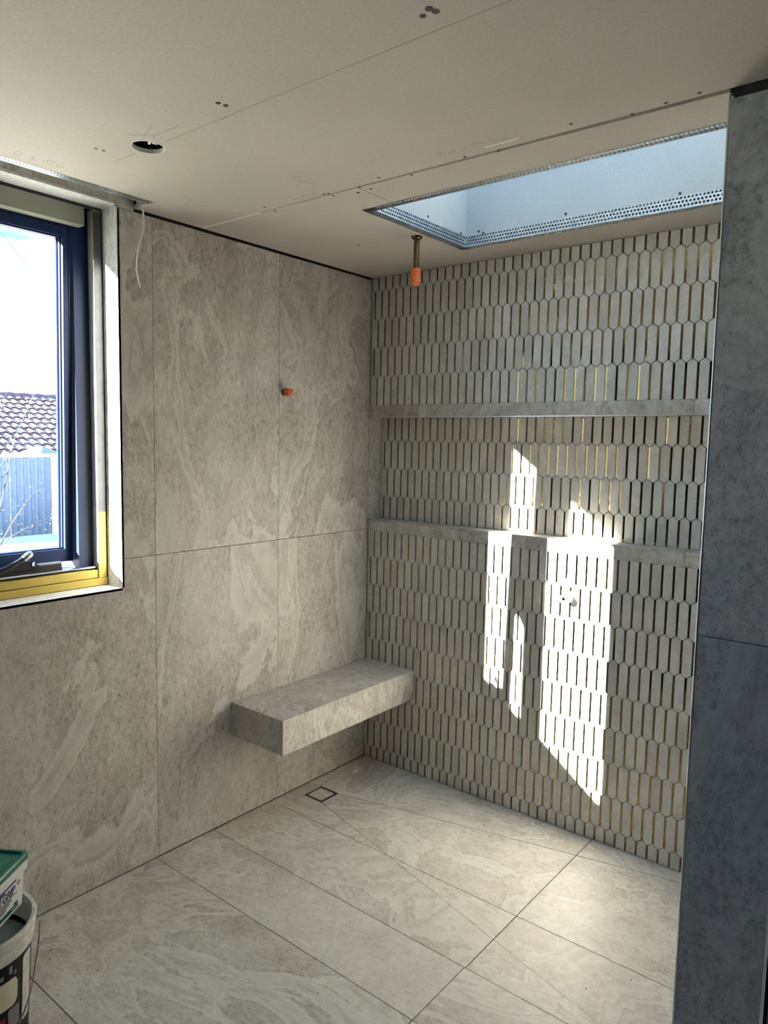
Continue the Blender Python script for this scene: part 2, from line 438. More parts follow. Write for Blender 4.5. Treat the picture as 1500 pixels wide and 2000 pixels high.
# picket mosaic
PITCH, SW, TIPH, TILEW = 0.0436, 0.0078, 0.0135, 0.0358
def rows(T, start): return [(T[i], T[i + 1], (start + i) % 2) for i in range(len(T) - 1)]
ROWS = []
for (t, b, par) in rows([2.5285, 2.389, 2.2495, 2.110, 1.9705, 1.795], 1): ROWS.append((t, b, par, 0.0, 1.8228, H - 0.002))
for (t, b, par) in rows([1.798, 1.656, 1.514, 1.372, 1.225], 1): ROWS.append((t, b, par, ND, NB + 0.0008, NTOP - 0.0005))
for (t, b, par) in rows([1.208 - 0.142 * i for i in range(10)], 1): ROWS.append((t, b, par, 0.0, 0.0025, 1.1912))
tiles, strips = [], MB()
for (t, b, par, yy, zlo, zhi) in ROWS:
    off = 0.044 if par == 0 else 0.0658
    for n in range(-2, 46):
        xc = off + PITCH * n
        hx = TILEW / 2
        poly = [(0, b - TIPH), (hx, b), (hx, t - TIPH), (0, t), (-hx, t - TIPH), (-hx, b)]
        poly = [(u + xc, v) for u, v in poly]
        poly = inset(poly, 0.0005)
        for (a_, b_, c_) in ((-1, 0, -0.0015), (1, 0, XW - 0.001), (0, -1, -zlo), (0, 1, zhi)):
            poly = clip(poly, a_, b_, c_)
            if len(poly) < 3: break
        if len(poly) >= 3 and abs(area(poly)) > 4e-5:
            cx = xc; cz = (t + b) / 2
            tiles.append((cx, yy, cz, [(round(u - cx, 5), round(v - cz, 5)) for u, v in poly]))
        sx = xc + PITCH / 2
        if 0.006 < sx < XW - 0.004:
            z0, z1 = max(b + 0.0004, zlo), min(t - TIPH - 0.0004, zhi)
            if z1 - z0 > 0.004:
                tw = random.uniform(-0.0005, 0.0005)
                hw = SW / 2
                # slim flat bar, each one seated at a very slightly different angle
                strips.hull8([(sx - hw, yy + 0.0032 + tw, z0), (sx + hw, yy + 0.0032 - tw, z0), (sx + hw, yy + 0.0082, z0), (sx - hw, yy + 0.0082, z0)],
                             [(sx - hw, yy + 0.0032 + tw, z1), (sx + hw, yy + 0.0032 - tw, z1), (sx + hw, yy + 0.0082, z1), (sx - hw, yy + 0.0082, z1)])
def picket(mb, poly, ox, oy, oz):
    ins = inset(poly, 0.0007)
    if area(poly) < 0: poly = poly[::-1]
    k = len(poly); n = len(mb.v)
    if len(ins) != k: ins = poly
    for (u, v) in poly: mb.v.append((ox + u, oy + 0.009, oz + v))
    for (u, v) in poly: mb.v.append((ox + u, oy + 0.0007, oz + v))
    for (u, v) in ins: mb.v.append((ox + u, oy, oz + v))
    for r in (0, k):
        for i in range(k): mb.f.append((n + r + i, n + r + (i + 1) % k, n + r + k + (i + 1) % k, n + r + k + i))
    mb.f.append(tuple(n + 2 * k + i for i in range(k)))
shown = sorted([q for q in tiles if q[0] < 1.635], key=lambda q: (Vector((q[0], q[1], q[2])) - CAM).length - 0.9 * min(1, abs(area(q[3])) / 0.0045))
single = shown[:300]; ids = {id(q) for q in single}
cache = {}
for q in single:
    key = tuple(q[3])
    if key not in cache:
        mb = MB(); picket(mb, q[3], 0, 0, 0); cache[key] = mb.mesh('picket_tile', 'mosaic_stone_single')
    link('picket_tile', cache[key], wall_back, (q[0], q[1], q[2]))
mb = MB()
for q in tiles:
    if id(q) not in ids: picket(mb, q[3], q[0], q[1], q[2])
tag(mb.build('picket_tile_field', 'mosaic_stone', wall_back), kind='stuff')
tag(strips.build('brass_strip_inlay', 'brass', wall_back), 'slim gold metal strips between the picket tiles', kind='stuff')

# ---- nib wall on the right
nib = box('wall_nib', (XW + 0.010, NY + 0.010, -0.2), (2.075, 0.008, 3.0), 'joint_dark')
tag(nib, 'dark shaded end of the nib wall beside the shower', 'wall', kind='structure')
NX1 = 2.084
for (z0, z1) in ((0.003, 1.191), (1.1935, H - 0.017)):
    box('wall_tile', (XW + 0.004, NY, z0), (NX1 - 0.001, NY + 0.009, z1), 'stone_shaded', nib)
    box('wall_tile', (XW, NY + 0.010, z0), (XW + 0.009, -0.001, z1), 'stone', nib)
MB().tube([(XW + 0.0015, NY + 0.0024, 0.001), (XW + 0.0015, NY + 0.0024, H - 0.006)], 0.0034, 14).build('edge_trim', 'steel_trim', nib, smooth=True)
box('edge_trim', (NX1, NY - 0.001, 0.001), (NX1 + 0.0075, NY + 0.020, H - 0.012), 'steel_trim', nib)
# cupboard door panel of the next bay, past a dark gap
wr_ = box('wall_right', (NX1 + 0.014, NY + 0.004, 0.0), (RIGHTX, NY + 0.05, 3.0), 'room_paint')
tag(wr_, 'grey wall panel past the dark gap beside the nib wall', 'wall', kind='structure')
box('wall_gap_backing', (2.07, NY + 0.03, -0.1), (NX1 + 0.02, NY + 0.06, 3.0), 'joint_dark', nib)
tag(box('wall_side', (RIGHTX, BACKY, -0.2), (RIGHTX + 0.1, 0.3, 3.0), 'room_paint'), 'plain wall on the far side of the room', 'wall', kind='structure')
tag(box('wall_front', (-0.22, BACKY - 0.1, -0.2), (RIGHTX + 0.1, BACKY, 3.0), 'room_paint'), 'plain wall behind the photographer', 'wall', kind='structure')

# ---- floor
floor = box('floor', (-0.22, BACKY, -0.2), (RIGHTX, 0.007, -0.0035), 'joint_dark')
tag(floor, 'pale stone tile floor falling to a square drain', 'floor', kind='structure')
ff = lambda u, v, t: (u, v, t)
D = (0.072, 0.184, -0.514, -0.400)
FX0, FX1, FY = 0.0012, XW - 0.001, -0.982
lo_ = 0.005
fall = [
    [(D[0], D[3]), (D[1], D[3]), (FX1, -0.012), (FX1, lo_), (FX0, lo_)],
    [(D[1], D[3]), (D[1], D[2]), (FX1, -0.985), (FX1, -0.012)],
    [(D[1], D[2]), (D[0], D[2]), (FX0, FY), (FX1, FY)],
    [(D[0], D[2]), (D[0], D[3]), (FX0, lo_), (FX0, FY)],
]
pieces = []
for poly in fall:
    parts = [poly]
    for (a_, b_, c_) in ((0, 1, -0.651), (1, 0, 1.256)):
        nxt = []
        for p in parts:
            for q in (clip(p, a_, b_, c_), clip(p, -a_, -b_, -c_)):
                if len(q) >= 3 and abs(area(q)) > 2e-5: nxt.append(q)
        parts = nxt
    pieces += parts
def rect(x0, x1, y0, y1): return [(x0, y0), (x1, y0), (x1, y1), (x0, y1)]
pieces += [rect(FX0, 1.253, -1.257, FY), [(1.253, -1.257), (2.50, -1.257), (2.50, -1.008), (XW - 0.001, -1.008), (XW - 0.001, FY), (1.253, FY)]]
y = -1.257
for r in range(5):
    y0 = max(y - 0.618, BACKY)
    sh = 0.0 if r % 2 == 0 else 0.0
    xs = [FX0, 1.253 + sh, 2.50 + sh, 3.75 + sh, RIGHTX]
    for i in range(4): pieces.append(rect(xs[i], xs[i + 1], y0, y))
    y = y0
pieces += [rect(2.50, 3.75, -1.257, -1.007), rect(3.75, RIGHTX, -1.257, -1.007)]
for p in pieces:
    q = inset(p, 0.0017) if len(p) != 6 else [(1.254, -1.256), (2.499, -1.256), (2.499, -1.009), (XW - 0.002, -1.009), (XW - 0.002, FY - .001), (1.254, FY - .001)]
    if len(q) >= 3: plate('floor_tile', [q], ff, -0.009, 0.0, 'stone_floor', floor)
# drain
dr = empty('floor_drain', ((D[0] + D[1]) / 2, (D[2] + D[3]) / 2, 0))
tag(dr, 'square tile-insert floor drain with a black slot below the bench', 'drain')
dx, dy = (D[1] - D[0]) / 2 - 0.001, (D[3] - D[2]) / 2 - 0.001
plate('slot_frame', [[(-dx, -dy), (dx, -dy), (dx, dy), (-dx, dy)], [(-dx + .012, -dy + .012), (-dx + .012, dy - .012), (dx - .012, dy - .012), (dx - .012, -dy + .012)]], ff, -0.0033, -0.0012, 'black_plastic', dr)
box('insert_tile', (-dx + .0125, -dy + .0125, -0.0033), (dx - .0125, dy - .0125, 0.0004), 'stone_floor', dr)

# ---- ceiling
fc = lambda u, v, t: (u, v, t)
roof = MB()
SKY = (0.692, 1.86, -0.812, -0.232)
for a, b in (((-0.3, BACKY, 3.0), (RIGHTX, SKY[2], 3.05)), ((-0.3, SKY[3], 3.0), (RIGHTX, 0.3, 3.05)), ((-0.3, SKY[2], 3.0), (SKY[0], SKY[3], 3.05)), ((SKY[1], SKY[2], 3.0), (RIGHTX, SKY[3], 3.05))):
    roof.box(a, b)
ceiling = roof.build('ceiling', 'joint_dark')
tag(ceiling, 'unfinished plasterboard ceiling with a shaft of skylight', 'ceiling', kind='structure')
BW = 0.034                                   # flange width of the perforated beads
def circ(cx, cy, r, n=36): return [(cx + r * math.cos(2 * math.pi * i / n), cy + r * math.sin(2 * math.pi * i / n)) for i in range(n)]
DLX, DLY, DLR = 0.527, -1.607, 0.047
CT = 0.012
def jy(x): return -1.0345 + (x - 0.015) * (0.0315 / 1.875)
plate('plasterboard_sheet', [[(0.0075, SLY), (0.0075, jy(0.0) - 0.001), (RIGHTX, jy(XW) - 0.0008), (RIGHTX, BACKY), (SLX + 0.033, BACKY), (SLX + 0.033, SLY)], circ(DLX, DLY, DLR)[::-1]], fc, H, H + CT, 'plasterboard', ceiling)
x0b, y0b, y1b = SKY[0] - BW + 0.004, SKY[2] - BW + 0.004, SKY[3] + BW - 0.004
plate('plasterboard_sheet', [[(0.7925, jy(0.7925) + 0.0004), (XW, jy(XW) + 0.0004), (XW, y0b), (0.7925, y0b)]], fc, H, H + CT, 'plasterboard', ceiling)
plate('plasterboard_sheet', [[(0.0075, jy(0.0) + 0.0004), (0.7905, jy(0.79) + 0.0004), (0.7905, y0b), (x0b, y0b), (x0b, y1b), (XW, y1b), (XW, 0.006), (0.0075, 0.006)]], fc, H, H + CT, 'plasterboard', ceiling)
plate('plasterboard_sheet', [[(SKY[1] + 0.004, y0b), (XW, y0b), (XW, y1b), (SKY[1] + 0.004, y1b)]], fc, H, H + CT, 'plasterboard', ceiling)
# paper tape over the joint near the window wall
plate('joint_tape', [[(0.012, jy(0.012) - 0.004), (0.34, jy(0.34) - 0.0025), (0.34, jy(0.34) + 0.001), (0.012, jy(0.012) + 0.006)]], fc, H - 0.0006, H + 0.001, 'scuff', ceiling)
# skylight shaft linings
SH0, SHT = H + 0.039, 3.10
t_ = 0.012
box('shaft_lining', (SKY[0] - t_, SKY[3], SH0), (SKY[1] + t_, SKY[3] + t_, SHT), 'shaft_board', ceiling)
box('shaft_lining', (SKY[0] - t_, SKY[2] - t_, SH0), (SKY[1] + t_, SKY[2], SHT), 'shaft_board', ceiling)
box('shaft_lining', (SKY[0] - t_, SKY[2], SH0), (SKY[0], SKY[3], SHT), 'shaft_board', ceiling)
box('shaft_lining', (SKY[1], SKY[2], SH0), (SKY[1] + t_, SKY[3], SHT), 'shaft_board', ceiling)

def perf(mb, o, u, v, L, Wd, pitch=0.0062, rad=0.0019, tri=False, rows_=None, nose=0.004):
    """a thin perforated flange: origin o, along u (length L), across v (width Wd); first `nose` mm solid"""
    o, u, v = Vector(o), Vector(u), Vector(v)
    def quad(a, b, c, d):
        n = len(mb.v)
        for (s_, t) in (a, b, c, d): mb.v.append(tuple(o + u * s_ + v * t))
        mb.f.append((n, n + 1, n + 2, n + 3))
    quad((0, 0), (L, 0), (L, nose), (0, nose))
    nr = max(1, int((Wd - nose) / pitch)); rowh = (Wd - nose) / nr
    nc = int(L / pitch)
    for r in range(nr):
        t0 = nose + r * rowh; sh = 0.5 * pitch if r % 2 else 0.0
        if sh: quad((0, t0), (sh, t0), (sh, t0 + rowh), (0, t0 + rowh))
        cnt = nc - (1 if sh else 0)
        for c in range(cnt):
            s0 = sh + c * pitch; cs, ct = s0 + pitch / 2, t0 + rowh / 2
            n = len(mb.v)
            outer = [(s0, t0), (cs, t0), (s0 + pitch, t0), (s0 + pitch, ct), (s0 + pitch, t0 + rowh), (cs, t0 + rowh), (s0, t0 + rowh), (s0, ct)]
            ang = [225, 270, 315, 0, 45, 90, 135, 180]
            for (a, b) in outer: mb.v.append(tuple(o + u * a + v * b))
            for an in ang:
                a = math.radians(an); mb.v.append(tuple(o + u * (cs + rad * math.cos(a)) + v * (ct + rad * math.sin(a))))
            for i in range(8): mb.f.append((n + i, n + (i + 1) % 8, n + 8 + (i + 1) % 8, n + 8 + i))
        e = sh + cnt * pitch
        if L - e > 1e-5: quad((e, t0), (L, t0), (L, t0 + rowh), (e, t0 + rowh))
def bead(edges, parent):
    mb = MB()
    for e in edges: perf(mb, *e)
    return mb.build('perforated_bead', 'zinc', parent)
zc = H - 0.0012; e_ = 0.0012
LX, LY = SKY[1] - SKY[0], SKY[3] - SKY[2]
PP, PR, SF = 0.0125, 0.0040, 0.042
bead([((SKY[0] - BW, SKY[2], zc), (1, 0, 0), (0, -1, 0), LX + BW, BW, PP, PR), ((SKY[0], SKY[2] + e_, zc), (1, 0, 0), (0, 0, 1), LX, SF, PP, PR)], ceiling)
bead([((SKY[0] - BW, SKY[3], zc), (1, 0, 0), (0, 1, 0), LX + BW, BW, PP, PR), ((SKY[0], SKY[3] - e_, zc), (1, 0, 0), (0, 0, 1), LX, SF, PP, PR)], ceiling)
bead([((SKY[0], SKY[2] - BW, zc), (0, 1, 0), (-1, 0, 0), LY + 2 * BW, BW, PP, PR), ((SKY[0] + e_, SKY[2], zc), (0, 1, 0), (0, 0, 1), LY, SF, PP, PR)], ceiling)
bead([((SKY[1], SKY[2], zc), (0, 1, 0), (1, 0, 0), LY, BW, PP, PR), ((SKY[1] - e_, SKY[2], zc), (0, 1, 0), (0, 0, 1), LY, SF, PP, PR)], ceiling)
# bead along the blind slot above the window, and the slot's inner face
bead([((SLX, BACKY + 0.02, zc), (0, 1, 0), (1, 0, 0), SLY - BACKY - 0.02, 0.036, 0.0105, 0.0036, False, None, 0.010), ((SLX, BACKY + 0.02, zc), (0, 1, 0), (0, 0, 1), SLY - BACKY - 0.02, 0.022)], ceiling)
box('slot_end_bracket', (SLX - 0.050, SLY - 0.012, H + 0.002), (SLX + 0.004, SLY + 0.002, H + 0.020), 'zinc', ceiling)
box('slot_lining', (SLX + 0.001, BACKY, H + 0.022), (SLX + 0.012, SLY, 2.60), 'shaft_board', ceiling)
box('slot_lining', (0.0, BACKY, 2.60), (SLX + 0.012, SLY, 2.612), 'shaft_board', ceiling)
# ceiling screws and pencil marks
SCR = [(826, 31), (838, 17), (851, 22), (426, 201), (441, 206), (187, 290), (202, 294), (1480, 160), (1366, 181), (1301, 201), (1235, 223), (1115, 242), (973, 295), (908, 306), (804, 342), (740, 347), (1128, 311), (938, 357), (702, 366), (724, 369), (699, 376), (633, 379), (642, 378), (651, 382), (517, 405), (537, 412), (701, 478), (786, 393)]
big_ = {0: .0065, 1: .008, 2: .008, 3: .0065, 4: .0065, 7: .006}
sm = {}
for i, (px, py) in enumerate(SCR):
    r = big_.get(i, 0.0048)
    if r not in sm: sm[r] = MB().lathe([(0.0, 0.0), (r, 0.0), (r, 0.0009), (0.0, 0.0009)], seg=14).mesh('screw', 'screw_head')
    p = img_floor(px, py, H); link('screw', sm[r], ceiling, (p.x, p.y, H - 0.0007))
for (px, py, ax, val) in ((1328, 378, 1, SKY[3]), (1105, 418, 1, SKY[3]), (935, 452, 1, SKY[3]), (944, 455, 1, SKY[3]), (836, 423, 0, SKY[0]), (900, 456, 0, SKY[0])):
    p = img_axis(px, py, ax, val); mb = MB()
    if ax == 1: mb.lathe([(0.0, 0.0), (0.005, 0.0), (0.005, 0.0008), (0.0, 0.0008)], c=(p.x, val, p.z), seg=12, axis='Y')
    else: mb.lathe([(0.0, 0.0), (0.005, 0.0), (0.005, 0.0008), (0.0, 0.0008)], c=(val, p.y, p.z), seg=12, axis='X')
    mb.build('screw', 'screw_head', ceiling)
def stroke(pix, wd, name='pencil_mark', mat='pencil'):
    pts = [img_floor(px, py, H) for px, py in pix]; mb = MB(); z0, z1 = H - 0.0004, H + 0.0003
    for a, b in zip(pts[:-1], pts[1:]):
        d = (b - a); d.z = 0
        if d.length < 1e-6: continue
        n = Vector((-d.y, d.x, 0)).normalized() * wd / 2
        q = [(a + n), (b + n), (b - n), (a - n)]
        mb.hull8([(p.x, p.y, z0) for p in q], [(p.x, p.y, z1) for p in q])
    return mb.build(name, mat, ceiling)
stroke([(1000, 0), (660, 138), (325, 276)], 0.0022); stroke([(264, 300), (225, 315)], 0.0022)
stroke([(445, 228), (432, 233)], 0.004)
stroke([(248, 262), (270, 264), (300, 264)], 0.0022); stroke([(296, 268), (312, 261), (340, 250), (349, 245)], 0.0024)
stroke([(280, 273), (281, 266), (287, 258), (294, 250), (295, 245)], 0.0022)
stroke([(28, 299), (31, 296), (38, 296), (43, 298), (41, 302), (34, 303), (29, 301), (28, 299)], 0.0018)
stroke([(61, 305), (68, 314)], 0.0018); stroke([(67, 306), (60, 312)], 0.0018)
stroke([(86, 313), (84, 320)], 0.0018); stroke([(92, 314), (98, 313), (104, 317), (102, 322), (94, 321), (92, 314)], 0.0018)
stroke([(110, 324), (114, 321), (122, 321), (126, 325), (122, 328), (114, 328), (110, 324)], 0.0018)
stroke([(852, 303), (858, 297), (864, 299), (858, 306), (852, 303)], 0.0016); stroke([(866, 306), (870, 292)], 0.0016); stroke([(876, 303), (882, 293), (888, 296), (880, 299)], 0.0016); stroke([(896, 301), (904, 288)], 0.0016); stroke([(908, 286), (906, 296)], 0.0016)
stroke([(950, 267), (968, 279)], 0.002); stroke([(920, 282), (960, 274), (1000, 269)], 0.0016)
stroke([(560, 349), (578, 346), (590, 345)], 0.0015); stroke([(566, 344), (582, 353), (616, 360)], 0.0015)
stroke([(360, 400), (368, 395), (372, 388)], 0.0018); stroke([(378, 400), (384, 404), (396, 401), (408, 402)], 0.0015)
stroke([(430, 421), (450, 418), (470, 416)], 0.0015); stroke([(568, 392), (584, 386), (600, 381), (617, 376)], 0.0015)
stroke([(947, 288), (980, 279), (1012, 270)], 0.0058, 'scuff_mark', 'scuff')
# downlight opening
dl = empty('downlight_cutout', (DLX, DLY, H)); tag(dl, 'round downlight hole with white rim and loose cable in the ceiling', 'downlight')
MB().lathe([(DLR - 0.0005, 0.0), (DLR - 0.0005, CT), (DLR - 0.003, CT), (DLR - 0.003, 0.0), (DLR - 0.0005, 0.0)], seg=40).build('rim', 'cable_white', dl, smooth=True)
MB().tube([(-0.03, 0.02, 0.05), (-0.012, 0.012, 0.018), (0.012, -0.002, 0.012), (0.030, -0.010, 0.022), (0.036, -0.020, 0.05)], 0.0042, 8).build('cable', 'cable_white', dl, smooth=True)
MB().tube([(0.02, 0.030, 0.06), (0.016, 0.022, 0.022), (0.026, 0.012, 0.016), (0.034, 0.005, 0.03)], 0.0045, 8).build('cable', 'cable_white', dl, smooth=True)
box('connector', (0.004, 0.008, 0.012), (0.026, 0.024, 0.026), 'zinc', dl, 0.002)

# ---- skylight glazing on the roof
sk = tag(empty('window_2', (0, 0, 0)), 'rooflight closing the top of the ceiling shaft', 'window', kind='structure')
plate('frame', [[(SKY[0] - .05, SKY[2] - .05), (SKY[1] + .05, SKY[2] - .05), (SKY[1] + .05, SKY[3] + .05), (SKY[0] - .05, SKY[3] + .05)], [(SKY[0], SKY[2]), (SKY[0], SKY[3]), (SKY[1], SKY[3]), (SKY[1], SKY[2])]], fc, 3.05, 3.11, 'frame_navy', sk)
box('pane', (SKY[0] - .02, SKY[2] - .02, 3.112), (SKY[1] + .02, SKY[3] + .02, 3.118), 'window_glass', sk)

# ---- window
win = tag(empty('window_1', (-0.15, WIN[0], WIN[2])), 'dark navy aluminium awning window with yellow timber lining', 'window', kind='structure')
def wp(o):
    o.parent = win; o.matrix_parent_inverse = Matrix.Translation(Vector(win.location)).inverted(); return o
FR = (-0.135, -0.215)
fy0, fy1 = -2.850, -1.475
wp(box('frame_jamb', (FR[0], fy1, 1.10), (FR[1], WIN[1] + 0.0, 2.445), 'frame_navy'))
wp(box('frame_jamb', (-0.200, WIN[0], 1.10), (FR[0], fy0, 2.445), 'frame_navy'))
wp(box('frame_sill', (FR[0] - 0.002, WIN[0], 1.095), (FR[1], WIN[1], 1.160), 'frame_navy'))
wp(box('frame_sill_lip', (FR[0] - 0.002, fy0, 1.160), (-0.112, fy1 + 0.055, 1.165), 'steel_trim'))
wp(box('frame_head', (FR[0], WIN[0], 2.385), (-0.205, WIN[1], 2.445), 'frame_navy'))
# straight mullion, then an added unseen piece that shapes the sun stripe
mb = MB(); ml = [(-2.215, 1.16), (-2.095, 1.16), (-2.095, 2.39), (-2.215, 2.39)]
mb.hull8([(-0.190, a, b) for a, b in ml], [(-0.140, a, b) for a, b in ml]); wp(mb.build('frame_mullion', 'frame_navy'))
mb = MB(); ml = [(-2.0945, 1.66), (-1.978, 1.72), (-1.978, 2.39), (-2.0945, 2.39)]  # added out of view, blocks the upper part of the narrow sun stripe
mb.hull8([(-0.190, a, b) for a, b in ml], [(-0.142, a, b) for a, b in ml]); wp(mb.build('sun_stripe_blocker', 'frame_navy'))
# timber lining strips
wp(box('timber_lining', (-0.106, -1.420, 1.122), (-0.096, WIN[1] - 0.0045, 2.436), 'primed_timber', bev=0.001))
wp(box('frame_flange', (FR[0] + 0.0005, -1.4195, 1.155), (-0.1062, WIN[1] - 0.0045, 2.436), 'mill_aluminium'))
wp(box('timber_lining', (FR[0], WIN[0], 1.124), (-0.101, -1.4205, 1.153), 'primed_timber', bev=0.001))
wp(box('timber_lining', (FR[0], WIN[0], 1.096), (-0.094, WIN[1] - 0.002, 1.1215), 'primed_timber', bev=0.001))
wp(box('timber_lining', (FR[0], WIN[0], 2.372), (-0.094, -1.452, 2.434), 'head_lining', bev=0.001))
# grey flashing tape crumpled over the upper part of the right lining
mb = MB(); N = 40; prof = []
for i in range(N + 1):
    z = 1.367 + (2.43 - 1.367) * i / N
    prof.append((z, -1.4204, WIN[1] - 0.0045 - random.uniform(0, 0.0015), -0.0954 + random.uniform(0, 0.0012)))
for (za, a0, a1, xa), (zb, b0, b1, xb) in zip(prof[:-1], prof[1:]):
    mb.hull8([(-0.0950, a0, za), (xa, a0 + .010, za), (xa - .0002, a1 - .010, za), (-0.0954, a1, za), (-0.0959, a1, za), (-0.0959, a0, za)], [(-0.0950, b0, zb), (xb, b0 + .010, zb), (xb - .0002, b1 - .010, zb), (-0.0954, b1, zb), (-0.0959, b1, zb), (-0.0959, b0, zb)])
wp(mb.build('flashing_tape', 'grey_tape', smooth=True))
# sashes (hung at the head, the bottom pushed out)
def sash(y0, y1, lst, rst, tilt, opened):
    o = empty('sash', (FR[0] - 0.003, 0, 2.400)); wp(o)
    o.rotation_euler = (0, tilt, 0)
    zb, zt = -1.215, 0.0; dpt = 0.026
    def bx(nm, a, b, mat, bev=0.0): return box(nm, a, b, mat, o, bev)
    bx('stile', (-dpt, y1 - rst, zb), (0, y1, zt), 'frame_navy', 0.0012)
    bx('stile', (-dpt + 0.006, y0, zb), (0, y0 + lst, zt), 'frame_navy', 0.0012)
    bx('rail', (-dpt, y0 + lst, -0.068), (0, y1 - rst, zt), 'frame_navy', 0.0012)
    bx('rail', (-dpt, y0 + lst, zb), (0, y1 - rst, zb + 0.047), 'frame_navy', 0.0012)
    # raised rebate line round the inner face, glazing beads and pane
    bx('rebate', (0, y1 - 0.009, zb + .01), (0.0022, y1 - 0.0055, zt - .01), 'frame_navy')
    bx('rebate', (0, y0 + lst, -0.040), (0.0022, y1 - 0.012, -0.036), 'frame_navy')
    g0, g1, h0, h1 = y0 + lst, y1 - rst, zb + 0.047, -0.068
    for nm, a, b in (('glazing_bead', (-dpt - 0.012, g1 - 0.004, h0), (-0.014, g1, h1)), ('glazing_bead', (-dpt - 0.012, g0, h0), (-0.014, g0 + 0.002, h1)),
                     ('glazing_bead', (-dpt - 0.012, g0, h1 - 0.006), (-0.008, g1, h1)), ('glazing_bead', (-dpt - 0.012, g0, h0), (-0.014, g1, h0 + 0.004))):
        bx(nm, a, b, 'frame_navy')
    bx('spacer', (-dpt - 0.006, g1 - 0.011, h0 + .004), (-dpt - 0.002, g1 - 0.0045, h1 - .006), 'steel_trim')
    bx('pane', (-dpt - 0.010, g0, h0), (-dpt - 0.006, g1, h1), 'window_glass')
    return o
sash(-1.983, -1.4785, 0.039, 0.030, math.radians(1.55), True)
sash(-2.846, -2.205, 0.012, 0.010, 0.0, False)
# winder
wd = empty('winder', (-0.118, -1.66, 1.168)); wp(wd)
MB().hull8([(-.014, -.30, 0), (.016, -.30, 0), (.016, .105, 0), (-.014, .105, 0)], [(-.014, -.30, .020), (.010, -.30, .024), (.010, .105, .024), (-.014, .105, .020)]).build('body', 'black_plastic', wd)
box('track', (-.012, .004, .022), (.008, .108, .030), 'steel_trim', wd, 0.002)
MB().hull8([(.004, -.085, .020), (.020, -.085, .018), (.020, .035, .018), (.004, .035, .020)], [(.006, -.055, .046), (.014, -.055, .046), (.014, -.005, .046), (.006, -.005, .046)]).build('gear_cover', 'black_plastic', wd)
hd = MB().tube([(.016, -.115, .020), (.020, -.085, .030), (.022, -.050, .050), (.022, -.030, .060)], [.010, .010, .007, .009], 10).build('handle', 'black_plastic', wd, smooth=True)
MB().tube([(.022, -.034, .056), (.023, -.014, .070), (.023, -.006, .074)], [.011, .012, .009], 12).build('handle_knob', 'steel_trim', wd, smooth=True)
MB().lathe([(0.0, 0.0018), (.008, .004), (.008, 0.0), (0.0, 0.0)], c=(.018, .004, .034), seg=16, axis='X').build('key_barrel', 'steel_trim', wd)

# ================================================================== THINGS IN THE ROOM
# ---- floating bench
bench = empty('floating_bench', (0.156, -0.44, 0.38)); tag(bench, 'floating stone clad shower bench fixed in the corner', 'bench')
def bp(o): o.parent = bench; o.matrix_parent_inverse = Matrix.Translation(Vector(bench.location)).inverted(); return o
BX, BY, BZ0, BZ1 = 0.314, -0.880, 0.380, 0.525
def tri_prism(name, lo, hi): return bp(MB().hull8(lo, hi).build(name, 'stone'))
tt = 0.010; g = 0.0004
# mitred slabs: top, front, end, underside
tri_prism('top_slab', [(0.001, BY + g, BZ1), (BX - g, BY + g, BZ1), (BX - g, -0.0015, BZ1), (0.001, -0.0015, BZ1)], [(0.001, BY + tt, BZ1 - tt), (BX - tt, BY + tt, BZ1 - tt), (BX - tt, -0.0015, BZ1 - tt), (0.001, -0.0015, BZ1 - tt)])
tri_prism('front_slab', [(BX, BY + g, BZ0 + g), (BX, -0.0015, BZ0 + g), (BX, -0.0015, BZ1 - g), (BX, BY + g, BZ1 - g)], [(BX - tt, BY + tt, BZ0 + tt), (BX - tt, -0.0015, BZ0 + tt), (BX - tt, -0.0015, BZ1 - tt - g), (BX - tt, BY + tt, BZ1 - tt - g)])
tri_prism('end_slab', [(0.001, BY, BZ0 + g), (BX - g, BY, BZ0 + g), (BX - g, BY, BZ1 - g), (0.001, BY, BZ1 - g)], [(0.001, BY + tt, BZ0 + tt), (BX - tt - g, BY + tt, BZ0 + tt), (BX - tt - g, BY + tt, BZ1 - tt - g), (0.001, BY + tt, BZ1 - tt - g)])
tri_prism('underside_slab', [(0.001, BY + g, BZ0), (BX - g, BY + g, BZ0), (BX - g, -0.0015, BZ0), (0.001, -0.0015, BZ0)], [(0.001, BY + tt, BZ0 + tt - g), (BX - tt, BY + tt, BZ0 + tt - g), (BX - tt, -0.0015, BZ0 + tt - g), (0.001, -0.0015, BZ0 + tt - g)])
bp(box('core', (0.001, BY + 0.012, BZ0 + 0.012), (BX - 0.012, -0.0015, BZ1 - 0.012), 'grout'))

# ---- pipe fittings
def cap_profile(r, L): return [(0.0, 0.0), (r * .92, 0.0), (r, L * .06), (r, L * .62), (r * 1.06, L * .64), (r * 1.06, L * .74), (r * .80, L * .78), (r * .80, L * .92), (r * .45, L), (0.0, L)]
def ribs(mb, r, L, z0=0.08, z1=0.58, n=14):
    for i in range(n):
        a = 2 * math.pi * i / n; c, s_ = math.cos(a), math.sin(a); w2 = 0.0011
        p = [(c * (r - .001) - s_ * w2, s_ * (r - .001) + c * w2), (c * (r + .0014) - s_ * w2, s_ * (r + .0014) + c * w2), (c * (r + .0014) + s_ * w2, s_ * (r + .0014) - c * w2), (c * (r - .001) + s_ * w2, s_ * (r - .001) - c * w2)]
        mb.append((p, L * z0, L * z1))
rp = empty('ceiling_shower_pipe', (0.620, -0.470, H)); tag(rp, 'bronze shower pipe hanging from the ceiling with an orange cap', 'pipe')
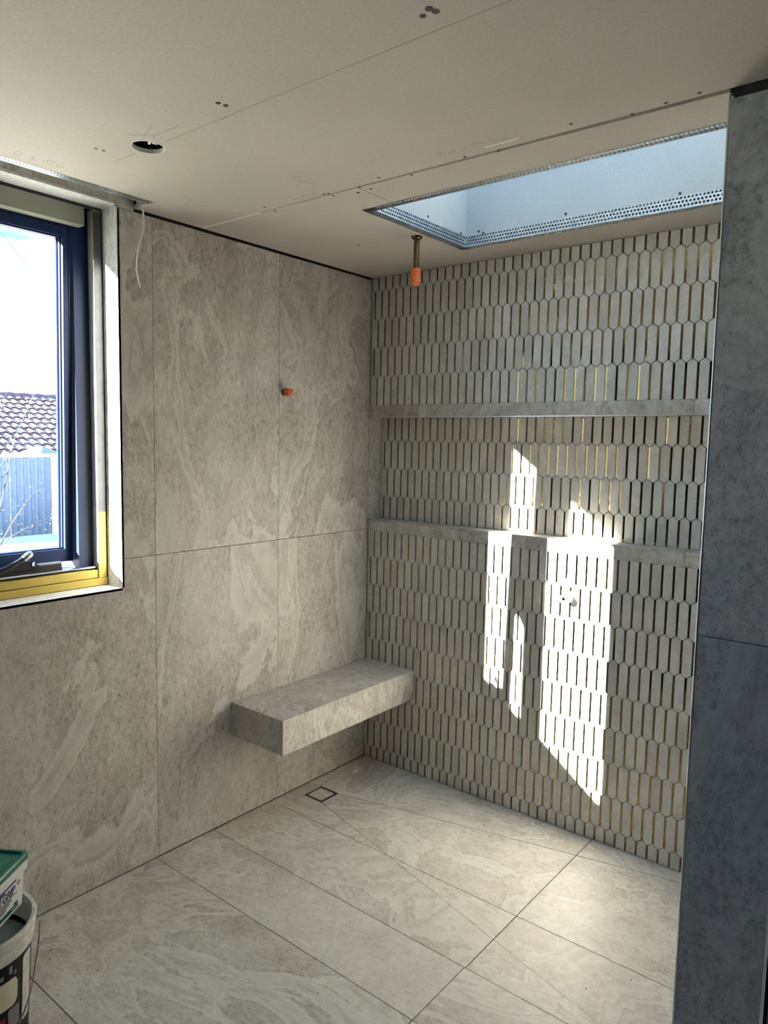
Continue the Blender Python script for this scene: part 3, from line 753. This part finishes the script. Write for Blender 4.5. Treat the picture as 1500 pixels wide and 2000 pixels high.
MB().lathe([(0.0, 0.0), (0.022, 0.0), (0.022, -0.004), (0.017, -0.010), (0.012, -0.011), (0.0, -0.011)], seg=28).build('flange', 'bronze', rp, smooth=True)
MB().lathe([(0.0115, -0.010), (0.0115, -0.128)], seg=24).build('riser', 'bronze', rp, smooth=True)
cp = MB().lathe([(r, -0.122 - z) for r, z in cap_profile(0.0182, 0.066)], seg=26).build('cap', 'orange_plastic', rp, smooth=True)
rb = []; ribs(rb, 0.0182, 0.066); mb = MB()
for p, a, b in rb: mb.hull8([(x, y_, -0.122 - b) for x, y_ in p], [(x, y_, -0.122 - a) for x, y_ in p])
mb.build('cap_rib', 'orange_plastic', cp)
wc = empty('wall_pipe_cap', (0.0, -0.588, 1.851)); tag(wc, 'small orange cap on a pipe outlet in the slab wall', 'pipe cap')
MB().lathe([(0.0, 0.0), (0.0155, 0.0), (0.0155, 0.006), (0.0145, 0.010), (0.0, 0.010)], seg=24, axis='X').build('collar', 'rubber', wc, smooth=True)
cp = MB().lathe([(r, 0.008 + z) for r, z in cap_profile(0.0150, 0.046)], seg=24, axis='X').build('cap', 'orange_plastic', wc, smooth=True)
rb = []; ribs(rb, 0.0150, 0.046); mb = MB()
for p, a, b in rb: mb.hull8([(0.008 + a, x, y_) for x, y_ in p], [(0.008 + b, x, y_) for x, y_ in p])
mb.build('cap_rib', 'orange_plastic', cp)
mv = empty('mixer_outlet', (1.103, 0.0, 1.008)); tag(mv, 'pale capped mixer outlet sticking out of the sunlit mosaic', 'pipe outlet')
MB().lathe([(0.0, -0.004), (0.0225, -0.004), (0.0225, 0.016), (0.0200, 0.020), (0.0185, 0.020), (0.0185, 0.048), (0.0175, 0.050), (0.0140, 0.050), (0.0140, 0.036), (0.0, 0.036)], seg=28, axis='Y').build('body', 'white_plastic', mv, smooth=True)
MB().lathe([(0.0, 0.0362), (0.0065, 0.0362), (0.0065, 0.045), (0.0, 0.045)], seg=16, axis='Y').build('spindle', 'brass', mv, smooth=True)
sv = empty('screw_outlet', (1.098, 0.0, 1.078)); tag(sv, 'small bare screw fitting just above the mixer outlet', 'fitting')
MB().lathe([(0.0, -0.003), (0.0105, -0.003), (0.0105, 0.005), (0.008, 0.007), (0.0, 0.007)], seg=18, axis='Y').build('rose', 'white_plastic', sv, smooth=True)
MB().lathe([(0.0, 0.006), (0.0052, 0.006), (0.0052, 0.014), (0.003, 0.016), (0.0, 0.016)], seg=12, axis='Y').build('stud', 'zinc', sv, smooth=True)

# ---- loose cable hanging out of the blind slot
pts = [(0.060, -1.326, 2.50), (0.058, -1.321, 2.452), (0.054, -1.313, 2.40), (0.052, -1.311, 2.372), (0.050, -1.322, 2.335), (0.050, -1.333, 2.306), (0.050, -1.340, 2.260), (0.050, -1.343, 2.226), (0.050, -1.335, 2.195), (0.050, -1.327, 2.168)]
tag(MB().tube(pts, 0.0030, 8).build('hanging_cable', 'cable_white', smooth=True), 'white cable end dangling from the ceiling slot beside the window', 'cable')

# ---- bucket and tub
bk = empty('mortar_bucket', (0.443, -2.105, 0.0)); tag(bk, 'dirty black labelled bucket with a white rim standing by the window wall', 'bucket')
RB, RTp, HB = 0.126, 0.146, 0.382
def rad(z): return RB + (RTp - RB) * z / HB
MB().lathe([(0.0, 0.0), (rad(0) - .004, 0.0), (rad(0), 0.005), (rad(.325), .325), (rad(.325) - .003, .325), (rad(.02) - .003, .006), (0.0, .006)], seg=56).build('body', 'label_black', bk, smooth=True)
MB().lathe([(rad(.314), .314), (rad(.318) + .005, .318), (rad(.33) + .004, .330), (rad(.332) + .008, .333), (rad(.34) + .007, .344), (rad(.345) + .003, .347), (rad(.355) + .005, .356), (rad(.36) + .010, .362), (rad(.37) + .011, .376), (rad(.37) + .008, .382), (rad(.37), .380), (rad(.35) - .003, .352), (rad(.314) - .004, .314), (rad(.314), .314)], seg=56).build('rim', 'dirty_white', bk, smooth=True)
MB().lathe([(0.0, 0.300), (rad(.3) - .005, 0.300), (rad(.3) - .005, 0.296), (0.0, 0.296)], seg=48).build('contents', 'bucket_inside', bk)
def patch(name, mat, a0, a1, z0, z1, rnd=0.0, dr=0.0011):
    """curved label patch on the bucket; angles in degrees"""
    mb = MB(); nu = 14
    def P(a, z): r = rad(z) + dr; return (r * math.cos(math.radians(a)), r * math.sin(math.radians(a)), z)
    for i in range(nu):
        u0, u1 = i / nu, (i + 1) / nu
        def zz(u, top):
            e = min(u, 1 - u) * (a1 - a0) * math.pi / 180 * 0.14
            k = rnd - math.sqrt(max(0, rnd * rnd - max(0, rnd - e) ** 2)) if rnd > 0 else 0
            return (z1 - k) if top else (z0 + k)
        n = len(mb.v); A0, A1 = a0 + (a1 - a0) * u0, a0 + (a1 - a0) * u1
        mb.v += [P(A0, zz(u0, 0)), P(A1, zz(u1, 0)), P(A1, zz(u1, 1)), P(A0, zz(u0, 1))]; mb.f.append((n, n + 1, n + 2, n + 3))
    return mb.build(name, mat, bk, smooth=True)
patch('label_panel', 'label_cream', -12, 25, 0.192, 0.268, 0.016)
patch('label_panel', 'label_red', -45, 10, 0.085, 0.172, 0.0)
patch('label_panel', 'label_grey', 13, 28, 0.130, 0.186, 0.004)
patch('bare_stripe', 'dirty_white', 33, 50, 0.120, 0.302, 0.01)
for (a0, a1, z0, z1) in ((-6, 0, .282, .300), (4, 8, .278, .290), (14, 18, .282, .305), (20, 23, .274, .286), (-20, -14, .276, .290)):
    patch('splash', 'label_grey', a0, a1, z0, z1, 0.003, 0.0014)
MB().lathe([(0.0, 0.0), (0.010, 0.0), (0.010, 0.010), (0.0, 0.010)], c=(rad(.34) + .006, 0, 0), seg=12, axis='X').build('handle_lug', 'dirty_white', bk)
bk.children[-1].location = (0, 0, 0.338); bk.children[-1].rotation_euler = (0, 0, math.radians(62))
lug = Vector((math.cos(math.radians(62)), math.sin(math.radians(62)), 0))
side = Vector((-lug.y, lug.x, 0))
R_ = rad(.34) + .016
hp = []
for i in range(25):
    a = math.pi * i / 24
    q = lug * (R_ * math.cos(a) * 1.02) + (-side) * (R_ * math.sin(a) * 0.55)
    out = max(0, math.sin(a))
    rr = math.hypot(q.x, q.y); need = rad(max(0.02, 0.345 - 0.24 * out)) + .016
    if rr < need: q = q * (need / max(rr, 1e-4))
    hp.append((q.x, q.y, 0.345 - 0.24 * out))
MB().tube(hp, 0.0022, 8).build('handle', 'wire_steel', bk, smooth=True)

tub = empty('primer_tub', (0.418, -2.105, HB + 0.001)); tag(tub, 'white plastic tub with a green lid standing on the bucket', 'tub')
tub.rotation_euler = (0, 0, math.radians(34.5))   # local x faces the shower corner side
TX, TY, TH = 0.116, 0.086, 0.118
def rr4(hx, hy, r, n=5):
    out = []
    for cx, cy, a0 in ((hx - r, hy - r, 0), (-hx + r, hy - r, 90), (-hx + r, -hy + r, 180), (hx - r, -hy + r, 270)):
        for i in range(n + 1):
            a = math.radians(a0 + 90 * i / n); out.append((cx + r * math.cos(a), cy + r * math.sin(a)))
    return out
def loft(secs, name, mat, parent):
    mb = MB(); k = len(secs[0][0])
    for (lp, z) in secs: mb.v += [(x, y_, z) for x, y_ in lp]
    for i in range(len(secs) - 1):
        for j in range(k): mb.f.append((i * k + j, i * k + (j + 1) % k, (i + 1) * k + (j + 1) % k, (i + 1) * k + j))
    mb.f.append(tuple(reversed(range(k)))); mb.f.append(tuple((len(secs) - 1) * k + j for j in range(k)))
    return mb.build(name, mat, parent, smooth=True)
loft([(rr4(TX - .006, TY - .006, .012), 0), (rr4(TX, TY, .012), TH)], 'body', 'white_plastic', tub)
loft([(rr4(TX + .001, TY + .001, .012), TH - .024), (rr4(TX + .006, TY + .006, .014), TH - .020), (rr4(TX + .007, TY + .007, .014), TH + .002), (rr4(TX + .004, TY + .004, .014), TH + .004)], 'collar', 'white_plastic', tub)
lid = loft([(rr4(TX + .005, TY + .005, .014), TH + .003), (rr4(TX + .0075, TY + .0075, .015), TH + .006), (rr4(TX + .0075, TY + .0075, .015), TH + .018), (rr4(TX + .0045, TY + .0045, .014), TH + .022), (rr4(TX - .003, TY - .003, .012), TH + .022), (rr4(TX - .006, TY - .006, .012), TH + .015), (rr4(TX - .014, TY - .014, .012), TH + .015), (rr4(TX - .017, TY - .017, .012), TH + .018), (rr4(TX - .030, TY - .030, .010), TH + .018)], 'lid', 'green_plastic', tub)
# printed label on the +x side (reads towards +y)
def xside(z): return TX - .006 + .006 * z / TH + 0.0006
def print_bar(y0, y1, z0, z1, mat, name='label_band', skew=0.0):
    mb = MB(); q = [(y0, z0), (y1, z0), (y1 + skew, z1), (y0 + skew, z1)]
    mb.hull8([(xside(z) - .0004, y_, z) for y_, z in q], [(xside(z) + .0003, y_, z) for y_, z in q]); return mb.build(name, mat, tub)
print_bar(-0.080, 0.040, 0.0835, 0.0885, 'label_blue')
print_bar(-0.080, -0.010, 0.0770, 0.0830, 'label_blue')
print_bar(-0.080, 0.045, 0.0500, 0.0520, 'label_black')
for i, (e, z) in enumerate(((0.020, .0450), (0.022, .0410), (0.012, .0365), (-.002, .0320), (-.006, .0280))):
    print_bar(-0.078, e, z, z + 0.0014, 'label_black', 'print_line')
print_bar(-0.080, 0.052, 0.008, 0.0195, 'label_green', skew=-0.004)
print_bar(0.034, 0.050, 0.0195, 0.0255, 'label_green', skew=-0.003)
print_bar(0.020, 0.044, 0.0125, 0.0150, 'white_plastic', 'print_line')
tc = bpy.data.curves.new('label_text', 'FONT'); tc.body = 'PRIM GRIP'; tc.size = 0.0275; tc.align_x = 'RIGHT'; tc.extrude = 0.0002; tc.offset = 0.0009; tc.shear = 0.2; tc.space_character = 0.95
tc.materials.append(M['label_blue'])
tmp = bpy.data.objects.new('label_text_source', tc); COL.objects.link(tmp)
bpy.context.view_layer.update()
tme = bpy.data.meshes.new_from_object(tmp.evaluated_get(bpy.context.evaluated_depsgraph_get()))
bpy.data.objects.remove(tmp); tme.name = 'label_text'
to = link('label_text', tme, tub)
to.location = (xside(0.062) + 0.0003, 0.034, 0.0565); to.rotation_euler = (math.radians(90), 0, math.radians(90))
mb = MB()
for i in range(20):
    a = 2 * math.pi * i / 20; b = 2 * math.pi * (i + 1) / 20
    q = [(0.052 + .0062 * math.cos(a), 0.0735 + .0062 * math.sin(a)), (0.052 + .0062 * math.cos(b), 0.0735 + .0062 * math.sin(b)), (0.052 + .0048 * math.cos(b), 0.0735 + .0048 * math.sin(b)), (0.052 + .0048 * math.cos(a), 0.0735 + .0048 * math.sin(a))]
    mb.hull8([(xside(z) - .0004, y_, z) for y_, z in q], [(xside(z) + .0003, y_, z) for y_, z in q])
mb.build('round_logo', 'label_black', tub)

# ---- small leftovers on the floor
for i, (px, py, lab) in enumerate(((742, 1543, 'pale broken tile clip on the floor near the drain'), (695, 1507, 'pale broken tile clip lying in the corner under the bench end'))):
    p = img_floor(px, py); o = empty('tile_clip', (p.x, p.y, 0), 0.5 + i); tag(o, lab, 'tile clip', 'loose tile clips')
    box('base', (-.014, -.008, 0.0005), (.014, .008, .002), 'chip', o, .0006)
    MB().hull8([(-.012, -.004, .002), (-.008, -.004, .002), (-.008, .004, .002), (-.012, .004, .002)], [(-.010, -.004, .009), (-.004, -.004, .010), (-.004, .004, .010), (-.010, .004, .009)]).build('tab', 'chip', o)
    MB().hull8([(.008, -.004, .002), (.012, -.004, .002), (.012, .004, .002), (.008, .004, .002)], [(.004, -.004, .008), (.010, -.004, .010), (.010, .004, .010), (.004, .004, .008)]).build('tab', 'chip', o)
mb = MB()
for (px, py) in ((195, 1841), (168, 1846), (100, 1855), (98, 1873), (191, 1896), (121, 1927), (113, 1944), (157, 1952), (260, 1951), (505, 1813), (367, 1748), (523, 1800), (763, 1592), (1062, 1687), (1152, 1674), (1145, 1931), (1304, 1764), (976, 1900), (1233, 1914), (1100, 1948), (414, 1631), (331, 1740), (620, 1940), (342, 1748)):
    p = img_floor(px, py); r = random.uniform(.0014, .0034); a = random.uniform(0, 3)
    c, s_ = math.cos(a) * r, math.sin(a) * r
    mb.hull8([(p.x + c, p.y + s_, .0002), (p.x - s_, p.y + c * .6, .0002), (p.x - c, p.y - s_, .0002), (p.x + s_, p.y - c * .6, .0002)],
             [(p.x + c * .5, p.y + s_ * .5, .002), (p.x - s_ * .4, p.y + c * .4, .0022), (p.x - c * .5, p.y - s_ * .5, .002), (p.x + s_ * .4, p.y - c * .4, .0018)])
tag(mb.build('floor_debris', 'speck'), 'dark specks of grit scattered over the floor tiles', 'debris', kind='stuff')

# ================================================================== OUTSIDE THE WINDOW
tag(box('ground', (-60, -40, -3.2), (-0.6, 60, -3.0), 'garden_ground'), 'garden ground below the window', 'ground', kind='structure')
tag(box('terrace', (-7.6, -1.0, 0.10), (-2.4, 6.0, 0.27), 'concrete_white'), 'bright white flat roof terrace outside the window', 'terrace', kind='structure')
# fence
fe = empty('metal_fence', (-8.0, 2.0, -3.0)); tag(fe, 'blue grey ribbed metal fence with white rail beyond the terrace', 'fence')
rib = MB(); wv = []
for i in range(33):
    u = 0.8 * i / 32; wv.append((0.012 if (i // 2) % 2 else -0.012, u))
lo1 = [(x, y_, 0) for x, y_ in wv] + [(x - 0.004, y_, 0) for x, y_ in reversed(wv)]
rib.hull8(lo1, [(x, y_, 4.33) for x, y_, z in lo1]); rm = rib.mesh('fence_sheet', 'fence_metal')
for i in range(8): link('fence_sheet', rm, fe, (0, -2.62 + 0.806 * i, 0))
box('top_rail', (-0.03, -2.7, 4.335), (0.03, 4.0, 4.375), 'painted_rail', fe)
for y_ in (-1.2, 0.402, 2.2): box('post', (0.014, y_ - 0.03, 3.2), (0.07, y_ + 0.03, 4.334), 'painted_rail', fe)
# shed peak over the fence
sh = empty('garden_shed', (-9.2, 2.82, -3.0)); tag(sh, 'pale cyan shed roof peeking over the fence', 'shed')
MB().hull8([(-.5, -.24, 4.30), (.5, -.24, 4.30), (.5, .24, 4.30), (-.5, .24, 4.30)], [(-.1, -.02, 4.47), (.1, -.02, 4.47), (.1, .02, 4.47), (-.1, .02, 4.47)]).build('roof', 'shed_cyan', sh)
box('wall', (-.46, -.21, 0), (.46, .21, 4.299), 'shed_cyan', sh)
# neighbour's house
nh = empty('tiled_house', (-18.0, 6.5, -3.0)); tag(nh, 'neighbouring house with a terracotta pantile roof', 'house')
XE, ZE, XR, ZR = -12.8, -0.184, -19.6, 2.74
def hp_(o): o.parent = nh; o.matrix_parent_inverse = Matrix.Translation(Vector(nh.location)).inverted(); return o
hp_(box('wall', (-23.2, 1.6, -3.0), (-13.4, 9.4, -0.32), 'house_wall'))
mb = MB(); mb.hull8([(XE, 1.4, ZE - .12), (XE, 9.7, ZE - .12), (XR, 9.7, ZR - .12), (XR, 1.4, ZR - .12)], [(XE, 1.4, ZE), (XE, 9.7, ZE), (XR, 9.7, ZR), (XR, 1.4, ZR)])
hp_(mb.build('roof_deck', 'ridge_clay'))
mb = MB(); mb.hull8([(XR, 1.4, ZR - .12), (XR, 9.7, ZR - .12), (-23.6, 9.7, ZR - 1.8), (-23.6, 1.4, ZR - 1.8)], [(XR, 1.4, ZR), (XR, 9.7, ZR), (-23.6, 9.7, ZR - 1.7), (-23.6, 1.4, ZR - 1.7)])
hp_(mb.build('roof_back', 'ridge_clay'))
sv_ = Vector((XR - XE, 0, ZR - ZE)); SL = sv_.length; sv_.normalize(); nv = Vector((-sv_.z, 0, sv_.x)) * -1
if nv.z < 0: nv = -nv
RWn, CW = 21, 0.245; RL = SL / RWn; K = 8
lo_, hi_ = [], []
for i in range(K + 1):
    a = math.pi * i / K; lo_.append((-math.cos(a) * CW * .46, math.sin(a) * .075))
mb = MB()
a_ = [Vector((0, u, 0)) + nv * (h + .045) for u, h in lo_]; b_ = [Vector((0, u * .9, 0)) + nv * (h * .9) + sv_ * (RL * 1.12) for u, h in lo_]
n0 = len(mb.v); mb.v += [tuple(p) for p in a_] + [tuple(p) for p in b_]
for i in range(K): mb.f.append((i, i + 1, K + 2 + i, K + 1 + i))
mb.v += [tuple(p - nv * .02) for p in a_] + [tuple(p - nv * .02) for p in b_]
for i in range(K):
    o1 = 2 * (K + 1); mb.f.append((o1 + i + 1, o1 + i, o1 + K + 1 + i, o1 + K + 2 + i)); mb.f.append((i + 1, i, o1 + i, o1 + i + 1))
tm = mb.mesh('roof_tile', 'roof_clay', True)
field = MB(); tv = [Vector(v.co) for v in tm.vertices]; tf = [tuple(q.vertices) for q in tm.polygons]
for r in range(RWn):
    for c in range(33):
        p = Vector((XE, 1.55 + CW * c, ZE)) + sv_ * (RL * r)
        if 1.25 + 0.4365 * (-p.x - 8) < p.y < 2.75 + 0.5125 * (-p.x - 8):      # the stretch the window shows
            hp_(link('roof_tile', tm, None, tuple(p)))
        else:
            n = len(field.v); field.v += [tuple(p + q) for q in tv]; field.f += [tuple(n + i for i in q) for q in tf]
tag(hp_(field.build('roof_tile_field', 'roof_clay', smooth=True)), kind='stuff')
for c in range(19):
    mb = MB(); mb.tube([(0, 0, 0), (0, 0.44, 0.02)], [.11, .13], 10)
    hp_(mb.build('ridge_cap', 'ridge_clay', None, (XR, 1.45 + .43 * c, ZR + .02), True))
# climbing shrub in front of the fence
shb = empty('garden_shrub', (-6.2, 0.75, 0.27)); tag(shb, 'thin twiggy shrub with small leaves in front of the fence', 'shrub')
rnd = random.Random(5); lv = MB()
stems = [((0, 0, 0), (0.10, 0.12, 0.7), (-0.05, 0.32, 1.3), (0.0, 0.55, 1.86)), ((0, -.05, 0), (0.05, 0.0, 0.5), (0.0, 0.1, 0.95), (0.05, 0.3, 1.30)), ((0, .05, 0), (0.0, 0.25, 0.35), (0.05, 0.42, 0.62), (0.0, 0.62, 0.78)), ((0, 0, 0), (0.0, -.05, 0.6), (0.0, 0.05, 1.2), (0.02, 0.18, 1.72)), ((0, .02, 0), (.05, .2, .2), (.1, .5, .36), (.1, .72, .42))]
for st in stems:
    P_ = [Vector(p) for p in st]; pts = []
    for i in range(3):
        for j in range(5):
            t = j / 5; pts.append(P_[i].lerp(P_[i + 1], t))
    pts.append(P_[3])
    MB().tube(pts, [0.011 - 0.009 * i / len(pts) for i in range(len(pts))], 6).build('stem', 'bark', shb, smooth=True)
    for i in range(46):
        c = pts[rnd.randrange(2, len(pts))] + Vector((rnd.gauss(0, .05), rnd.gauss(0, .06), rnd.gauss(0, .06)))
        if c.z < 0.02: continue
        a = Vector((rnd.gauss(0, 1), rnd.gauss(0, 1), rnd.gauss(0, 1))).normalized() * rnd.uniform(.012, .024)
        b = a.cross(Vector((rnd.gauss(0, 1), rnd.gauss(0, 1), rnd.gauss(0, 1)))).normalized() * a.length * .45
        n = len(lv.v); lv.v += [tuple(c - a), tuple(c + b), tuple(c + a), tuple(c - b)]; lv.f.append((n, n + 1, n + 2, n + 3))
tag(lv.build('leaves', 'leaf', shb), kind='stuff')
# overhead wires
for (A, B, XX, lab) in (((20, 478), (112, 592), -12.0, 'thin overhead wire crossing the upper part of the window sky'), ((112, 646), (30, 748), -13.2, 'thin overhead wire lower down above the tiled roof')):
    a = img_axis(*A, 0, XX); b = img_axis(*B, 0, XX); d = b - a
    tag(MB().tube([tuple(a - d * 0.5), tuple(a), tuple(b), tuple(b + d * 0.5)], 0.0055, 6).build('overhead_wire', 'bark'), lab, 'wire', 'overhead wires')
